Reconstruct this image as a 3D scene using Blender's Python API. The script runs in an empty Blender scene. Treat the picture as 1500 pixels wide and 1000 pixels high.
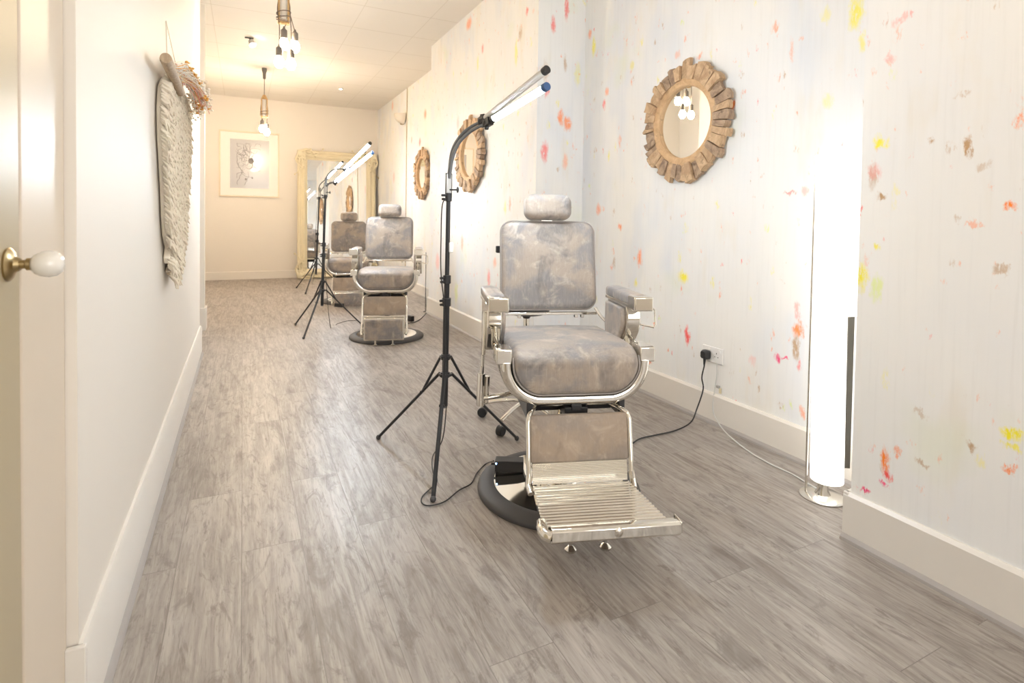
import bpy, bmesh, math, random
from mathutils import Vector, Matrix, Euler
random.seed(7)
PI = math.pi
sc = bpy.context.scene
C = sc.collection

# ---------------------------------------------------------------- camera
F, YAW, PITCH, ROLL, CY, EYE = 802.06, 0.457247, 0.025968, 0.015798, 339.275, 1.15
def cam_axes():
    cy, sy = math.cos(YAW), math.sin(YAW)
    r = Vector((cy, -sy, 0)); f = Vector((sy, cy, 0)); u = Vector((0, 0, 1))
    f2 = f*math.cos(PITCH) - u*math.sin(PITCH); u2 = f*math.sin(PITCH) + u*math.cos(PITCH)
    return r*math.cos(ROLL) + u2*math.sin(ROLL), -r*math.sin(ROLL) + u2*math.cos(ROLL), f2
RT, UP, FW = cam_axes()
EYEV = Vector((0, 0, EYE))
cd = bpy.data.cameras.new('camera'); cam = bpy.data.objects.new('camera', cd); C.objects.link(cam)
mw = Matrix.Identity(4)
for i in range(3):
    mw[i][0], mw[i][1], mw[i][2] = RT[i], UP[i], -FW[i]
mw.translation = EYEV
cam.matrix_world = mw
cd.sensor_width = 36; cd.lens = 36*F/1500; cd.shift_y = -(500-CY)/1500
cd.clip_start = 0.02
cd.dof.use_dof = True; cd.dof.focus_distance = 2.3; cd.dof.aperture_fstop = 5.0
sc.camera = cam
sc.view_settings.view_transform = 'Standard'; sc.view_settings.look = 'None'; sc.view_settings.gamma = 1
sc.view_settings.exposure = 0.36

def ray(x, y): return RT*((x-750)/F) + UP*(-(y-CY)/F) + FW
def on(axis, v, x, y):                       # photo point on a wall plane
    d = ray(x, y); return EYEV + d*((v-EYEV[axis])/d[axis])
def fl(x, y, z=0.0): return on(2, z, x, y)
def W(x, y, depth): return EYEV + ray(x, y)*depth

# ---------------------------------------------------------------- mesh builder
class MB:
    def __init__(s): s.v = []; s.f = []
    def add(s, vs, fs):
        n = len(s.v); s.v += [Vector(v) for v in vs]; s.f += [[i+n for i in f] for f in fs]; return s
    def box(s, c, size, rot=None):
        c = Vector(c); h = [k/2 for k in size]
        vs = [Vector((x*h[0], y*h[1], z*h[2])) for x in (-1, 1) for y in (-1, 1) for z in (-1, 1)]
        if rot is not None: vs = [rot @ v for v in vs]
        return s.add([v+c for v in vs], [(0,1,3,2),(4,6,7,5),(0,4,5,1),(2,3,7,6),(0,2,6,4),(1,5,7,3)])
    def bb(s, x0, x1, y0, y1, z0, z1):
        return s.box(((x0+x1)/2, (y0+y1)/2, (z0+z1)/2), (abs(x1-x0), abs(y1-y0), abs(z1-z0)))
    def loft(s, rings, cap=True, closed=True):
        n = len(rings[0]); b = len(s.v); vs = [p for r in rings for p in r]; fs = []
        for i in range(len(rings)-1):
            for j in range(n if closed else n-1):
                k = (j+1) % n
                fs.append((i*n+j, i*n+k, (i+1)*n+k, (i+1)*n+j))
        if cap and closed:
            fs.append(tuple(range(n))[::-1]); fs.append(tuple((len(rings)-1)*n+j for j in range(n)))
        return s.add(vs, fs)
    def tube(s, pts, r, n=10, cap=True, flat=1.0, ref=None):
        pts = [Vector(p) for p in pts]; rs = r if isinstance(r, (list, tuple)) else [r]*len(pts)
        rings = []; side = None
        for i, p in enumerate(pts):
            t = (pts[min(i+1, len(pts)-1)] - pts[max(i-1, 0)]).normalized()
            if side is None:
                a = Vector(ref) if ref else (Vector((0, 0, 1)) if abs(t.z) < .9 else Vector((1, 0, 0)))
                side = t.cross(a).normalized()
            else:
                side = (side - t*side.dot(t)).normalized()
            up = t.cross(side)
            rings.append([p + (side*math.cos(2*PI*k/n) + up*flat*math.sin(2*PI*k/n))*rs[i] for k in range(n)])
        return s.loft(rings, cap)
    def cyl(s, p0, p1, r0, r1=None, n=20): return s.tube([p0, p1], [r0, r0 if r1 is None else r1], n)
    def lathe(s, prof, n=40, c=(0, 0, 0), rot=None):      # prof of (r, z)
        c = Vector(c); rings = []
        for r, z in prof:
            ring = [Vector((max(r, 1e-4)*math.cos(2*PI*k/n), max(r, 1e-4)*math.sin(2*PI*k/n), z)) for k in range(n)]
            if rot is not None: ring = [rot @ v for v in ring]
            rings.append([v+c for v in ring])
        return s.loft(rings)
    def ball(s, c, r, n=16, m=10, sc_=(1, 1, 1)):
        c = Vector(c); rings = []
        for i in range(m+1):
            a = PI*i/m; rr = max(math.sin(a), 1e-3)*r
            rings.append([c + Vector((rr*math.cos(2*PI*k/n)*sc_[0], rr*math.sin(2*PI*k/n)*sc_[1], -r*math.cos(a)*sc_[2])) for k in range(n)])
        return s.loft(rings)
    def prism(s, poly, axis, a, b):           # poly of 2d points extruded along axis
        def mk(p, t):
            if axis == 0: return Vector((t, p[0], p[1]))
            if axis == 1: return Vector((p[0], t, p[1]))
            return Vector((p[0], p[1], t))
        return s.loft([[mk(p, a) for p in poly], [mk(p, b) for p in poly]])
    def xf(s, m):
        s.v = [m @ v for v in s.v]; return s

def obj(name, mb, mat, parent=None, bevel=0, seg=2, sub=0, ang=38, loc=None):
    me = bpy.data.meshes.new(name)
    me.from_pydata([tuple(v) for v in mb.v], [], mb.f); me.update()
    bm = bmesh.new(); bm.from_mesh(me)
    bmesh.ops.recalc_face_normals(bm, faces=bm.faces[:])
    for f in bm.faces: f.smooth = True
    for e in bm.edges:
        if len(e.link_faces) == 2 and e.calc_face_angle(0) > math.radians(ang): e.smooth = False
    bm.to_mesh(me); bm.free()
    o = bpy.data.objects.new(name, me); C.objects.link(o)
    if mat: me.materials.append(mat)
    if parent: o.parent = parent
    if loc: o.location = loc
    if bevel:
        m = o.modifiers.new('bevel', 'BEVEL'); m.width = bevel; m.segments = seg; m.limit_method = 'ANGLE'; m.angle_limit = math.radians(35)
        m.harden_normals = False
    if sub:
        m = o.modifiers.new('subsurf', 'SUBSURF'); m.levels = sub; m.render_levels = sub
    return o
def thing(name, label, cat, loc=(0, 0, 0), rz=0, group=None):
    o = bpy.data.objects.new(name, None); C.objects.link(o); o.empty_display_size = .1
    o.location = loc; o.rotation_euler = (0, 0, rz); o['label'] = label; o['category'] = cat
    if group: o['group'] = group
    return o
def tag(o, label, cat, group=None):
    o['label'] = label; o['category'] = cat
    if group: o['group'] = group
    return o
def struct(name, mb, mat, bevel=0, parent=None, **k):
    o = obj(name, mb, mat, parent, bevel, **k)
    if not parent: o['kind'] = 'structure'
    return o
def crom(pts, k=8):
    pts = [Vector(p) for p in pts]; P = [pts[0]*2-pts[1]] + pts + [pts[-1]*2-pts[-2]]; out = []
    for i in range(1, len(P)-2):
        for j in range(k):
            t = j/k; a, b, c, d = P[i-1], P[i], P[i+1], P[i+2]
            out.append(.5*((2*b) + (c-a)*t + (2*a-5*b+4*c-d)*t*t + (3*b-a-3*c+d)*t**3))
    out.append(pts[-1]); return out
def rrect(w, h, r, n=6, cx=0, cz=0):          # rounded rectangle outline
    out = []
    for qx, qz, a0 in ((1, 1, 0), (-1, 1, 90), (-1, -1, 180), (1, -1, 270)):
        for i in range(n+1):
            a = math.radians(a0 + 90*i/n)
            out.append((cx + qx*(w/2-r) + r*math.cos(a), cz + qz*(h/2-r) + r*math.sin(a)))
    return out
def cushion(w, h, t, r, crown=.012, n=8, e=.02, seg=5):     # local: width x, height z, thickness y, front at -y
    mb = MB(); rings = []
    def ring(inset, y): return [Vector((x, y, z)) for x, z in rrect(w-2*inset, h-2*inset, max(r-inset, .004), n)]
    rings.append(ring(min(w, h)*.42, t/2))
    for i in range(seg+1):
        a = PI/2*(1-i/seg); rings.append(ring(e*(1-math.cos(a)), t/2-e+e*math.sin(a)))
    for i in range(seg+1):
        a = PI/2*i/seg; rings.append(ring(e*(1-math.cos(a)), -t/2+e-e*math.sin(a)))
    for i in range(1, 9): rings.append(ring(e+(min(w, h)*.46-e)*i/8, -t/2-crown*(.5-.5*math.cos(PI*min(1, i/6)))))
    return mb.loft(rings)

# ---------------------------------------------------------------- materials
def nmat(name):
    m = bpy.data.materials.new(name); m.use_nodes = True
    nt = m.node_tree; b = nt.nodes['Principled BSDF']; return m, nt, b
class N:
    def __init__(s, nt): s.nt = nt
    def n(s, t, **kw):
        nd = s.nt.nodes.new(t)
        for k, v in kw.items():
            if k.startswith('_'): setattr(nd, k[1:], v)
            else: nd.inputs[k].default_value = v
        return nd
    def l(s, a, b): s.nt.links.new(a, b)
    def math(s, op, a, b=None, clamp=False):
        nd = s.nt.nodes.new('ShaderNodeMath'); nd.operation = op; nd.use_clamp = clamp
        for i, q in enumerate((a, b)):
            if q is None: continue
            if isinstance(q, (int, float)): nd.inputs[i].default_value = q
            else: s.l(q, nd.inputs[i])
        return nd.outputs[0]
    def vm(s, op, a, b=None):
        nd = s.nt.nodes.new('ShaderNodeVectorMath'); nd.operation = op
        for i, q in enumerate((a, b)):
            if q is None: continue
            if isinstance(q, (tuple, list, Vector)): nd.inputs[i].default_value = q
            else: s.l(q, nd.inputs[i])
        return nd.outputs[1] if op in ('LENGTH', 'DISTANCE') else nd.outputs[0]
    def mix(s, f, a, b):
        nd = s.nt.nodes.new('ShaderNodeMix'); nd.data_type = 'RGBA'
        for i, q in ((0, f), (6, a), (7, b)):
            if isinstance(q, (int, float)): nd.inputs[i].default_value = q
            elif isinstance(q, (tuple, list)): nd.inputs[i].default_value = (*q[:3], 1)
            else: s.l(q, nd.inputs[i])
        return nd.outputs[2]
    def rng(s, v, a, b, c=0, d=1):
        nd = s.nt.nodes.new('ShaderNodeMapRange'); nd.interpolation_type = 'SMOOTHSTEP'
        s.l(v, nd.inputs[0])
        for i, q in enumerate((a, b, c, d)): nd.inputs[i+1].default_value = q
        return nd.outputs[0]
    def noise(s, vec, scale, detail=3, rough=.5, dist=0, col=False):
        nd = s.n('ShaderNodeTexNoise', Scale=scale, Detail=detail, Roughness=rough, Distortion=dist)
        if vec is not None: s.l(vec, nd.inputs['Vector'])
        return nd.outputs[1 if col else 0]
    def bump(s, h, strength, dist, b):
        nd = s.n('ShaderNodeBump', Strength=strength, Distance=dist); s.l(h, nd.inputs['Height']); s.l(nd.outputs[0], b.inputs['Normal'])
def pos(k): return k.n('ShaderNodeNewGeometry').outputs['Position']
def oco(k): return k.n('ShaderNodeTexCoord').outputs['Object']

def plain(name, col, rough=.5, metal=0, bump=0, bscale=60, var=0.06, coat=0, vscale=6):
    m, nt, b = nmat(name); k = N(nt)
    v = k.noise(oco(k), vscale, 4)
    c = k.mix(v, tuple(x*(1-var) for x in col), tuple(min(1, x*(1+var)) for x in col))
    k.l(c, b.inputs['Base Color']); b.inputs['Roughness'].default_value = rough; b.inputs['Metallic'].default_value = metal
    b.inputs['Coat Weight'].default_value = coat
    if bump: k.bump(k.noise(oco(k), bscale, 4), bump, .002, b)
    return m
def emit(name, col, s):
    m, nt, b = nmat(name)
    b.inputs['Base Color'].default_value = (*col, 1); b.inputs['Emission Color'].default_value = (*col, 1)
    b.inputs['Emission Strength'].default_value = s; return m
def stretch(k, v, s): return k.vm('MULTIPLY', v, s)

def mat_floor():
    m, nt, b = nmat('grey_oak_planks'); k = N(nt); p = pos(k)
    sp = k.n('ShaderNodeSeparateXYZ'); k.l(p, sp.inputs[0])
    cb = k.n('ShaderNodeCombineXYZ'); k.l(sp.outputs[1], cb.inputs[0]); k.l(sp.outputs[0], cb.inputs[1])
    br = k.n('ShaderNodeTexBrick', Scale=1.0, **{'Mortar Size': .0012, 'Mortar Smooth': .1, 'Bias': 0.0, 'Brick Width': 1.25, 'Row Height': .19})
    br.offset = .37; br.inputs['Color1'].default_value = (0, 0, 0, 1); br.inputs['Color2'].default_value = (1, 1, 1, 1); br.inputs['Mortar'].default_value = (.5, .5, .5, 1)
    k.l(cb.outputs[0], br.inputs['Vector'])
    off = k.vm('MULTIPLY', br.outputs[0], (7.3, 3.1, 0))
    q = k.vm('ADD', p, off)
    g1 = k.noise(stretch(k, q, (42, 3.0, 1)), 1.0, 6, .6, 1.2)
    g2 = k.noise(stretch(k, q, (9, 1.6, 1)), 1.0, 5, .6, 1.5)
    g3 = k.noise(stretch(k, q, (4, 1.5, 1)), 1.3, 3, .5, .6)
    c = k.mix(k.rng(g1, .3, .72), (.285, .250, .220), (.435, .392, .35))
    c = k.mix(k.rng(g2, .50, .70, 0, .7), c, (.185, .15, .125))
    c = k.mix(k.rng(g3, .45, .75, 0, .35), c, (.56, .52, .48))
    c = k.mix(k.math('MULTIPLY', br.outputs[0], .22), c, (.22, .2, .19))
    c = k.mix(k.math('MULTIPLY', br.outputs[1], .55), c, (.12, .1, .09))
    g4 = k.noise(stretch(k, q, (14, 3.2, 1)), 1.0, 7, .72, 2.6)
    c = k.mix(k.rng(g4, .52, .66, 0, .62), c, (.165, .135, .115))
    g5 = k.noise(k.vm('ADD', stretch(k, q, (10, 5, 1)), (3, 8, 0)), 1.0, 6, .7, 1.0)
    c = k.mix(k.rng(g5, .56, .70, 0, .5), c, (.15, .125, .11))
    c = k.mix(k.rng(g5, .44, .30, 0, .35), c, (.47, .44, .41))
    fine = k.noise(stretch(k, q, (210, 14, 1)), 1.0, 3, .6)
    c = k.mix(k.rng(fine, .5, .72, 0, .38), c, (.15, .125, .11))
    # knots
    vo = k.n('ShaderNodeTexVoronoi', Scale=1.0); k.l(stretch(k, k.vm('ADD', q, stretch(k, k.noise(q, 5, 2, col=True), (.12, .3, 0))), (3.0, .9, 1)), vo.inputs['Vector'])
    c = k.mix(k.rng(vo.outputs[0], .0, .16, .75, 0), c, (.13, .10, .085))
    k.l(c, b.inputs['Base Color'])
    k.l(k.rng(g1, .2, .8, .5, .34), b.inputs['Roughness'])
    k.bump(k.math('SUBTRACT', g1, k.math('MULTIPLY', br.outputs[1], 1.5)), .25, .0015, b)
    return m

COL = {'o': (1.0, .26, .03), 'y': (.95, .86, .03), 'r': (.95, .07, .06), 'm': (.93, .03, .20), 'b': (.50, .28, .10), 'p': (1., .42, .38), 'g': (.78, .9, .2)}
def mat_mural(name, spots, seed, dab=.62):
    m, nt, b = nmat(name); k = N(nt); p = pos(k)
    q = k.vm('ADD', p, (seed*3.7, seed*1.9, seed*.8))
    n1 = k.noise(stretch(k, q, (1.4, 1.4, .8)), 1.2, 3)
    n2 = k.noise(stretch(k, k.vm('ADD', q, (9, 4, 2)), (1.6, 1.6, .7)), 1.6, 3)
    n3 = k.noise(stretch(k, k.vm('ADD', q, (3, 14, 5)), (3.2, 3.2, 1.1)), 1.5, 4)
    st = k.noise(stretch(k, q, (55, 55, 2.2)), 1.0, 4, .6)
    c = k.mix(k.rng(n1, .38, .62), (.91, .90, .87), (.87, .875, .88))
    c = k.mix(k.rng(n2, .50, .68, 0, .42), c, (.70, .76, .86))
    c = k.mix(k.rng(n3, .56, .72, 0, .5), c, (.86, .80, .69))
    c = k.mix(k.rng(k.noise(k.vm('ADD', q, (31, 7, 1)), 2.1, 3), .6, .74, 0, .35), c, (.80, .85, .62))
    c = k.mix(k.rng(st, .5, .8, 0, .30), c, (.93, .92, .90))
    c = k.mix(k.rng(st, .5, .25, 0, .16), c, (.70, .69, .66))
    wz = k.n('ShaderNodeSeparateXYZ'); k.l(p, wz.inputs[0])
    wn = k.noise(stretch(k, q, (30, 30, 15)), 1.0, 5, .7, 0, True)
    warp = k.vm('MULTIPLY', k.vm('SUBTRACT', wn, (.5, .5, .5)), (.07, .07, .10))
    pw = k.vm('ADD', p, warp)
    dry = k.noise(stretch(k, q, (90, 90, 26)), 1.0, 3, .7)
    # random dabs, elongated along the fall of the wall
    for i, (cc, sx, sz, th) in enumerate((('o', 8.0, 3.6, .105), ('y', 6.5, 2.8, .10), ('r', 10.5, 4.4, .075), ('b', 10.0, 4.2, .10), ('g', 5.0, 3.1, .075), ('o', 14., 7.1, .10))):
        vo = k.n('ShaderNodeTexVoronoi', Scale=1.0, Randomness=1.0)
        k.l(stretch(k, k.vm('ADD', pw, (i*5.1+seed, i*2.7, i*1.3)), (sx, sx, sz)), vo.inputs['Vector'])
        msk = k.math('MULTIPLY', k.rng(vo.outputs[0], th*.5, th*1.35, 1, 0), k.rng(dry, .44, .62, 0, dab))
        c = k.mix(msk, c, COL[cc])
    groups = {}
    for s in spots: groups.setdefault(s[0], []).append(s)
    for cc, L in groups.items():
        acc = None
        for (_, P, ru, rv, st_) in L:
            d = k.vm('LENGTH', k.vm('MULTIPLY', k.vm('SUBTRACT', pw, tuple(P)), (1/ru, 1/ru, 1/rv)))
            v = k.rng(d, .35, 1.25, st_, 0)
            acc = v if acc is None else k.math('MAXIMUM', acc, v)
        c = k.mix(k.math('MULTIPLY', acc, k.rng(dry, .30, .50, .25, 1)), c, COL[cc])
    k.l(c, b.inputs['Base Color']); b.inputs['Roughness'].default_value = .62
    k.bump(st, .12, .002, b)
    return m

def mat_hide(name, seed=0, warm=0.0):
    m, nt, b = nmat(name); k = N(nt); p = k.vm('ADD', oco(k), (seed, seed*.7, seed*.3))
    n1 = k.noise(p, 6.5, 5, .6, .5); n2 = k.noise(k.vm('ADD', p, (5, 3, 1)), 11, 5, .65, .8)
    n3 = k.noise(stretch(k, p, (140, 140, 20)), 1.0, 4, .65); n4 = k.noise(k.vm('ADD', p, (1, 9, 4)), 90, 3, .6)
    c = k.mix(k.rng(n1, .40, .62), (.385, .318, .262), (.255, .24, .238))
    c = k.mix(k.rng(n2, .50, .72, 0, .7), c, (.60, .51, .425))
    c = k.mix(k.rng(k.noise(k.vm('ADD', p, (8, 2, 6)), 5, 4, .6, .6), .52, .68, 0, .72), c, (.145, .135, .135))
    c = k.mix(k.rng(n3, .45, .8, 0, .28), c, (.58, .52, .46))
    c = k.mix(k.rng(n4, .55, .8, 0, .4), c, (.25, .21, .18))
    if warm: c = k.mix(warm, c, (.36, .25, .15))
    k.l(c, b.inputs['Base Color']); b.inputs['Roughness'].default_value = .5
    b.inputs['Sheen Weight'].default_value = .15
    k.bump(n3, .25, .002, b); return m

def mat_wood(name, a, d, seed=0):
    m, nt, b = nmat(name); k = N(nt); oi = k.n('ShaderNodeObjectInfo')
    p = k.vm('ADD', oco(k), k.vm('MULTIPLY', oi.outputs['Location'], (1, 1, 1)))
    g = k.noise(stretch(k, p, (60, 14, 14)), 1.0, 6, .65, 1.2)
    c = k.mix(k.rng(g, .3, .7), a, d)
    c = k.mix(k.rng(k.noise(p, 25, 4, .7), .58, .72, 0, .6), c, tuple(x*.35 for x in d))
    k.l(c, b.inputs['Base Color']); b.inputs['Roughness'].default_value = .7
    k.bump(g, .6, .003, b); return m

def mat_ceiling():
    m, nt, b = nmat('ceiling_tiles'); k = N(nt); p = pos(k)
    sp = k.n('ShaderNodeSeparateXYZ'); k.l(p, sp.inputs[0])
    def line(v, o, s, w=.004):
        t = k.math('ABSOLUTE', k.math('SUBTRACT', k.math('FRACT', k.math('DIVIDE', k.math('SUBTRACT', v, o-s/2), s)), .5))
        return k.rng(t, w/s*.5, w/s*1.2, 1, 0)
    ly = line(sp.outputs[1], 6.05, .665)
    lx = line(sp.outputs[0], 1.04, .66)
    msk = k.math('MAXIMUM', ly, k.math('MULTIPLY', lx, .5))
    # every other long joint is tight and hardly reads
    c = k.mix(k.noise(p, 1.5, 3), (.80, .76, .70), (.84, .80, .74))
    c = k.mix(k.math('MULTIPLY', msk, .6), c, (.45, .38, .28))
    k.l(c, b.inputs['Base Color']); b.inputs['Roughness'].default_value = .7
    k.bump(k.math('MULTIPLY', msk, -1), .3, .004, b); return m

M_floor = mat_floor(); M_ceil = mat_ceiling()
M_paint = plain('cream_wall_paint', (.82, .765, .69), .58, var=.012, vscale=1.5, bump=.03, bscale=20)
M_back = plain('back_wall_paint', (.80, .755, .69), .6, var=.02, vscale=1.5)
M_trim = plain('cream_gloss_trim', (.80, .76, .70), .3, var=.02)
M_frame = plain('door_frame_paint', (.72, .62, .50), .4, var=.02)
M_door = plain('door_leaf_paint', (.46, .385, .25), .4, var=.03)
M_bead = plain('grey_floor_bead', (.40, .37, .35), .45, var=.1)
M_chrome = plain('chrome', (.78, .755, .70), .06, 1, var=.02)
M_brush = plain('brushed_chrome', (.72, .70, .66), .2, 1, var=.05)
M_rubber = plain('black_rubber', (.06, .057, .058), .55, var=.1)
M_black = plain('black_metal', (.018, .018, .02), .35, var=.1)
M_blackp = plain('black_plastic', (.02, .02, .022), .4, var=.1)
M_neck = plain('gunmetal_gooseneck', (.20, .21, .22), .35, .8)
M_bracket = plain('silver_bracket', (.50, .49, .47), .35, .5)
M_white = plain('white_plastic', (.85, .84, .82), .3)
M_hide = mat_hide('suede_hide'); M_hide2 = mat_hide('suede_hide_warm', 3.1, .4)
M_pipe = plain('piping', (.33, .30, .28), .5)
M_wood = mat_wood('driftwood', (.66, .47, .29), (.42, .27, .155))
M_wood2 = mat_wood('driftwood_grey', (.50, .36, .24), (.24, .16, .11), 2)
M_ring = mat_wood('pale_wood_ring', (.70, .48, .27), (.55, .35, .19))
M_mirror = plain('mirror_glass', (.92, .92, .90), .01, 1, var=0)
M_dark = plain('mirror_edge', (.10, .07, .05), .6)
M_brass = plain('aged_brass', (.42, .32, .17), .3, 1, var=.15)
M_porc = plain('porcelain', (.86, .82, .76), .12, coat=.6)
M_tube = emit('lamp_tube_light', (.80, .90, 1.0), 185.0)
M_tubeback = plain('lamp_tube_housing', (.62, .60, .56), .35)
M_blue = plain('blue_end_cap', (.05, .12, .30), .4)
M_bulb = emit('warm_bulb', (1.0, .80, .56), 98.0)
M_bulb_far = emit('bright_warm_bulb', (1.0, .79, .56), 600.0)
M_bulb_fill = emit('added_fill_bulb', (1.0, .84, .66), 26.0)  # for the added pendant out of view
M_spot = emit('spot_light', (1.0, .86, .66), 60.0)
M_shade = emit('floor_lamp_shade', (1.0, .975, .93), 1.5)
M_led = emit('blue_led', (.25, .5, 1.0), 12.0)
M_cream = plain('cream_ornate_paint', (.80, .72, .52), .4, var=.06)
M_cord = plain('woven_cord', (.16, .12, .09), .7)
M_socket = plain('grey_lamp_holder', (.17, .155, .14), .5)
M_pwood = mat_wood('pendant_wood', (.66, .44, .20), (.50, .32, .14))
M_fleece = plain('cream_wool', (1.0, .83, .68), .9, var=.14, vscale=14)
M_cablew = plain('grey_cable', (.66, .66, .63), .45)

# ---------------------------------------------------------------- room
H = 3.15; YB = 10.6; YF = -2.4
LX = -.313
struct('floor', MB().bb(-1.2, 2.8, YF, YB+.1, -.1, 0), M_floor)
struct('ceiling', MB().bb(-1.2, 2.8, YF, YB+.1, H, H+.1), M_ceil)
struct('wall_back', MB().bb(-1.2, 2.8, YB, YB+.1, 0, H), M_back)
# left side: near wall, then a gap and a pier
struct('wall_left', MB().bb(-.9, LX, 1.435, 5.12, 0, H), M_paint)
struct('wall_left', MB().bb(-.9, -.335, 6.09, 6.24, 0, H), M_back)
struct('wall_left', MB().bb(-1.2, -.9, 1.435, YB, 0, H), M_back)
struct('wall_left', MB().bb(-.9, -.348, YF, .12, 0, H).bb(-.9, -.348, .12, 1.435, 2.35, H).bb(-.9, -.50, .12, 1.435, 0, 2.35), M_paint)
# skirting, left
def skirt(name, x0, x1, y0, y1, h, mat=None):
    d = .008 if x1 > x0 else -.008
    struct(name, MB().prism([(x0, 0), (x1, 0), (x1, h-.014), (x1-d, h), (x0, h)], 1, y0, y1), mat or M_trim)
skirt('baseboard_left', LX, -.297, 1.43, 5.125, .225)
struct('baseboard_left', MB().bb(-.3335, -.2975, 1.418, 1.431, 0, .224), M_trim, .002)
struct('trim_1', MB().prism([(-.297, 0), (-.283, 0), (-.285, .008), (-.297, .018)], 1, 1.2, 5.1), M_bead)
struct('baseboard_left', MB().bb(-.9, -.318, 6.075, 6.26, 0, .222), M_trim, .004)
struct('baseboard_back', MB().prism([(YB-.018, 0), (YB, 0), (YB, .14), (YB-.008, .14), (YB-.018, .13)], 0, -.9, 2.31), M_trim)
# door in the left wall, right beside the camera
struct('trim_2', MB().bb(-.36, -.333, 1.186, 1.434, 0, 2.45).bb(-.36, -.333, .12, 1.186, 2.2, 2.45), M_frame, .004)
dleaf = struct('door_1', MB().bb(-.375, -.334, .14, 1.181, .01, 2.19), M_door, .003)
# raised panel mouldings on the leaf
pm = MB()
for z0, z1 in ((.2, .9), (1.25, 2.0)):
    pm.bb(-.338, -.328, .26, .28, z0, z1).bb(-.338, -.328, .98, 1.0, z0, z1).bb(-.338, -.328, .26, 1.0, z0, z0+.02).bb(-.338, -.328, .26, 1.0, z1-.02, z1)
obj('panel_moulding', pm, M_door, dleaf, .003)
rotx = Euler((0, PI/2, 0)).to_matrix()
kc = Vector((-.334, 1.128, 1.063))
kn = obj('door_knob', MB().lathe([(.0, .030), (.011, .030), (.0155, .034), (.020, .042), (.0218, .052), (.020, .062), (.013, .070), (.0, .072)], 32, kc, rotx), M_porc, dleaf, ang=60)
obj('rosette', MB().lathe([(.0, 0), (.026, 0), (.027, .003), (.022, .007), (.013, .010), (.010, .016), (.0, .016)], 28, kc, rotx), M_brass, kn)
obj('knob_stem', MB().lathe([(.007, .01), (.007, .022), (.010, .024), (.010, .029), (.013, .032), (.0, .033)], 24, kc, rotx), M_brass, kn)

# right side: painted mural walls.  spot: kind, point, radii, strength
def SP(axis, v, L, g=1.25): return [(c, on(axis, v, x, y), ru*g, rv*g, s) for c, x, y, ru, rv, s in L]
rec = SP(0, 2.41, [('o',937,378,.022,.05,.8),('y',1001,405,.035,.035,.95),('o',877,306,.03,.035,.6),('o',908,332,.02,.02,.8),('r',1007,492,.014,.05,.95),
 ('y',870,68,.02,.06,.8),('o',864,50,.022,.03,.7),('y',926,96,.02,.03,.5),('r',885,153,.014,.03,.7),('o',889,134,.018,.03,.6),('y',892,228,.012,.035,.7),
 ('o',1072,155,.02,.024,1),('o',1025,82,.018,.018,.6),('o',992,80,.02,.02,.35),('o',1136,39,.02,.02,.6),('o',1160,74,.012,.05,.4),('y',1210,22,.02,.03,.4),
 ('y',1254,18,.03,.06,.8),('y',1263,62,.014,.04,.6),('y',1213,147,.022,.03,.35),('p',1178,280,.018,.018,.6),('r',1157,282,.03,.009,.6),('p',1168,455,.014,.04,.7),
 ('o',1168,485,.022,.03,.9),('b',1166,509,.018,.05,.8),('m',1140,524,.02,.014,.9),('m',1151,526,.014,.008,.9),('r',1171,533,.012,.03,.6),('o',1176,603,.012,.03,.6),
 ('o',951,531,.02,.014,.8),('o',958,473,.01,.01,.9),('y',932,415,.016,.02,.7),('b',900,384,.014,.04,.5),('p',1102,528,.02,.025,.35),('o',908,205,.02,.03,.4)])
ret = SP(1, 3.65, [('r',801,131,.016,.05,.8),('o',821,172,.025,.05,.8),('o',831,181,.03,.045,.8),('r',798,222,.024,.07,.7),('r',811,36,.018,.06,.7),('r',830,10,.018,.09,.7),('b',828,93,.014,.05,.6),('b',799,105,.025,.07,.45),('y',846,110,.02,.08,.4),('o',828,236,.02,.05,.45)])
b1 = SP(0, 1.99, [('o',687,35,.06,.05,.7),('y',756,77,.022,.09,.6),('r',772,17,.016,.03,.7),('r',707,72,.02,.04,.6),('y',700,92,.02,.06,.5),('o',677,356,.03,.07,.5),('r',716,408,.03,.07,.55),('p',641,383,.06,.09,.5),('o',725,384,.03,.04,.5),('o',747,299,.018,.05,.5),('y',740,305,.02,.05,.45),('b',762,50,.03,.05,.5),('p',671,180,.04,.06,.4),('g',668,428,.04,.09,.45)]) + ret
b2 = SP(0, 1.99, [('y',1289,210,.014,.014,.95),('b',1279,257,.010,.03,.5),('r',1281,250,.014,.02,.3),('b',1291,289,.010,.008,.9),('b',1418,213,.007,.02,.9),('b',1364,203,.007,.009,.8),('o',1481,299,.009,.008,1),
 ('y',1262,404,.012,.03,.95),('y',1284,362,.008,.008,.8),('g',1284,420,.012,.03,.6),('b',1469,398,.009,.007,.6),('b',1402,321,.008,.008,.4),('o',1429,329,.010,.005,.5),
 ('o',1297,672,.010,.026,1),('r',1300,694,.008,.015,.95),('o',1313,661,.006,.010,.7),('m',1267,717,.010,.005,1),('m',1295,712,.006,.008,.9),('y',1482,638,.016,.010,1),('y',1485,655,.012,.006,.8),('o',1477,685,.009,.006,.9),
 ('b',1422,649,.009,.010,.8),('b',1352,678,.012,.006,.6),('p',1322,27,.018,.008,.5),('p',1305,86,.008,.010,.6),('o',1493,180,.006,.014,.7),('b',1412,139,.010,.006,.5),('r',1262,310,.004,.012,.8),('b',1350,607,.012,.006,.4),('b',1440,243,.012,.010,.4)], 1.8)
far = SP(0, 2.31, [('o',575,155,.05,.08,.4),('o',623,167,.05,.06,.6),('r',615,208,.04,.05,.7),('p',577,260,.06,.08,.4),('r',603,205,.03,.05,.4)])
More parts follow.
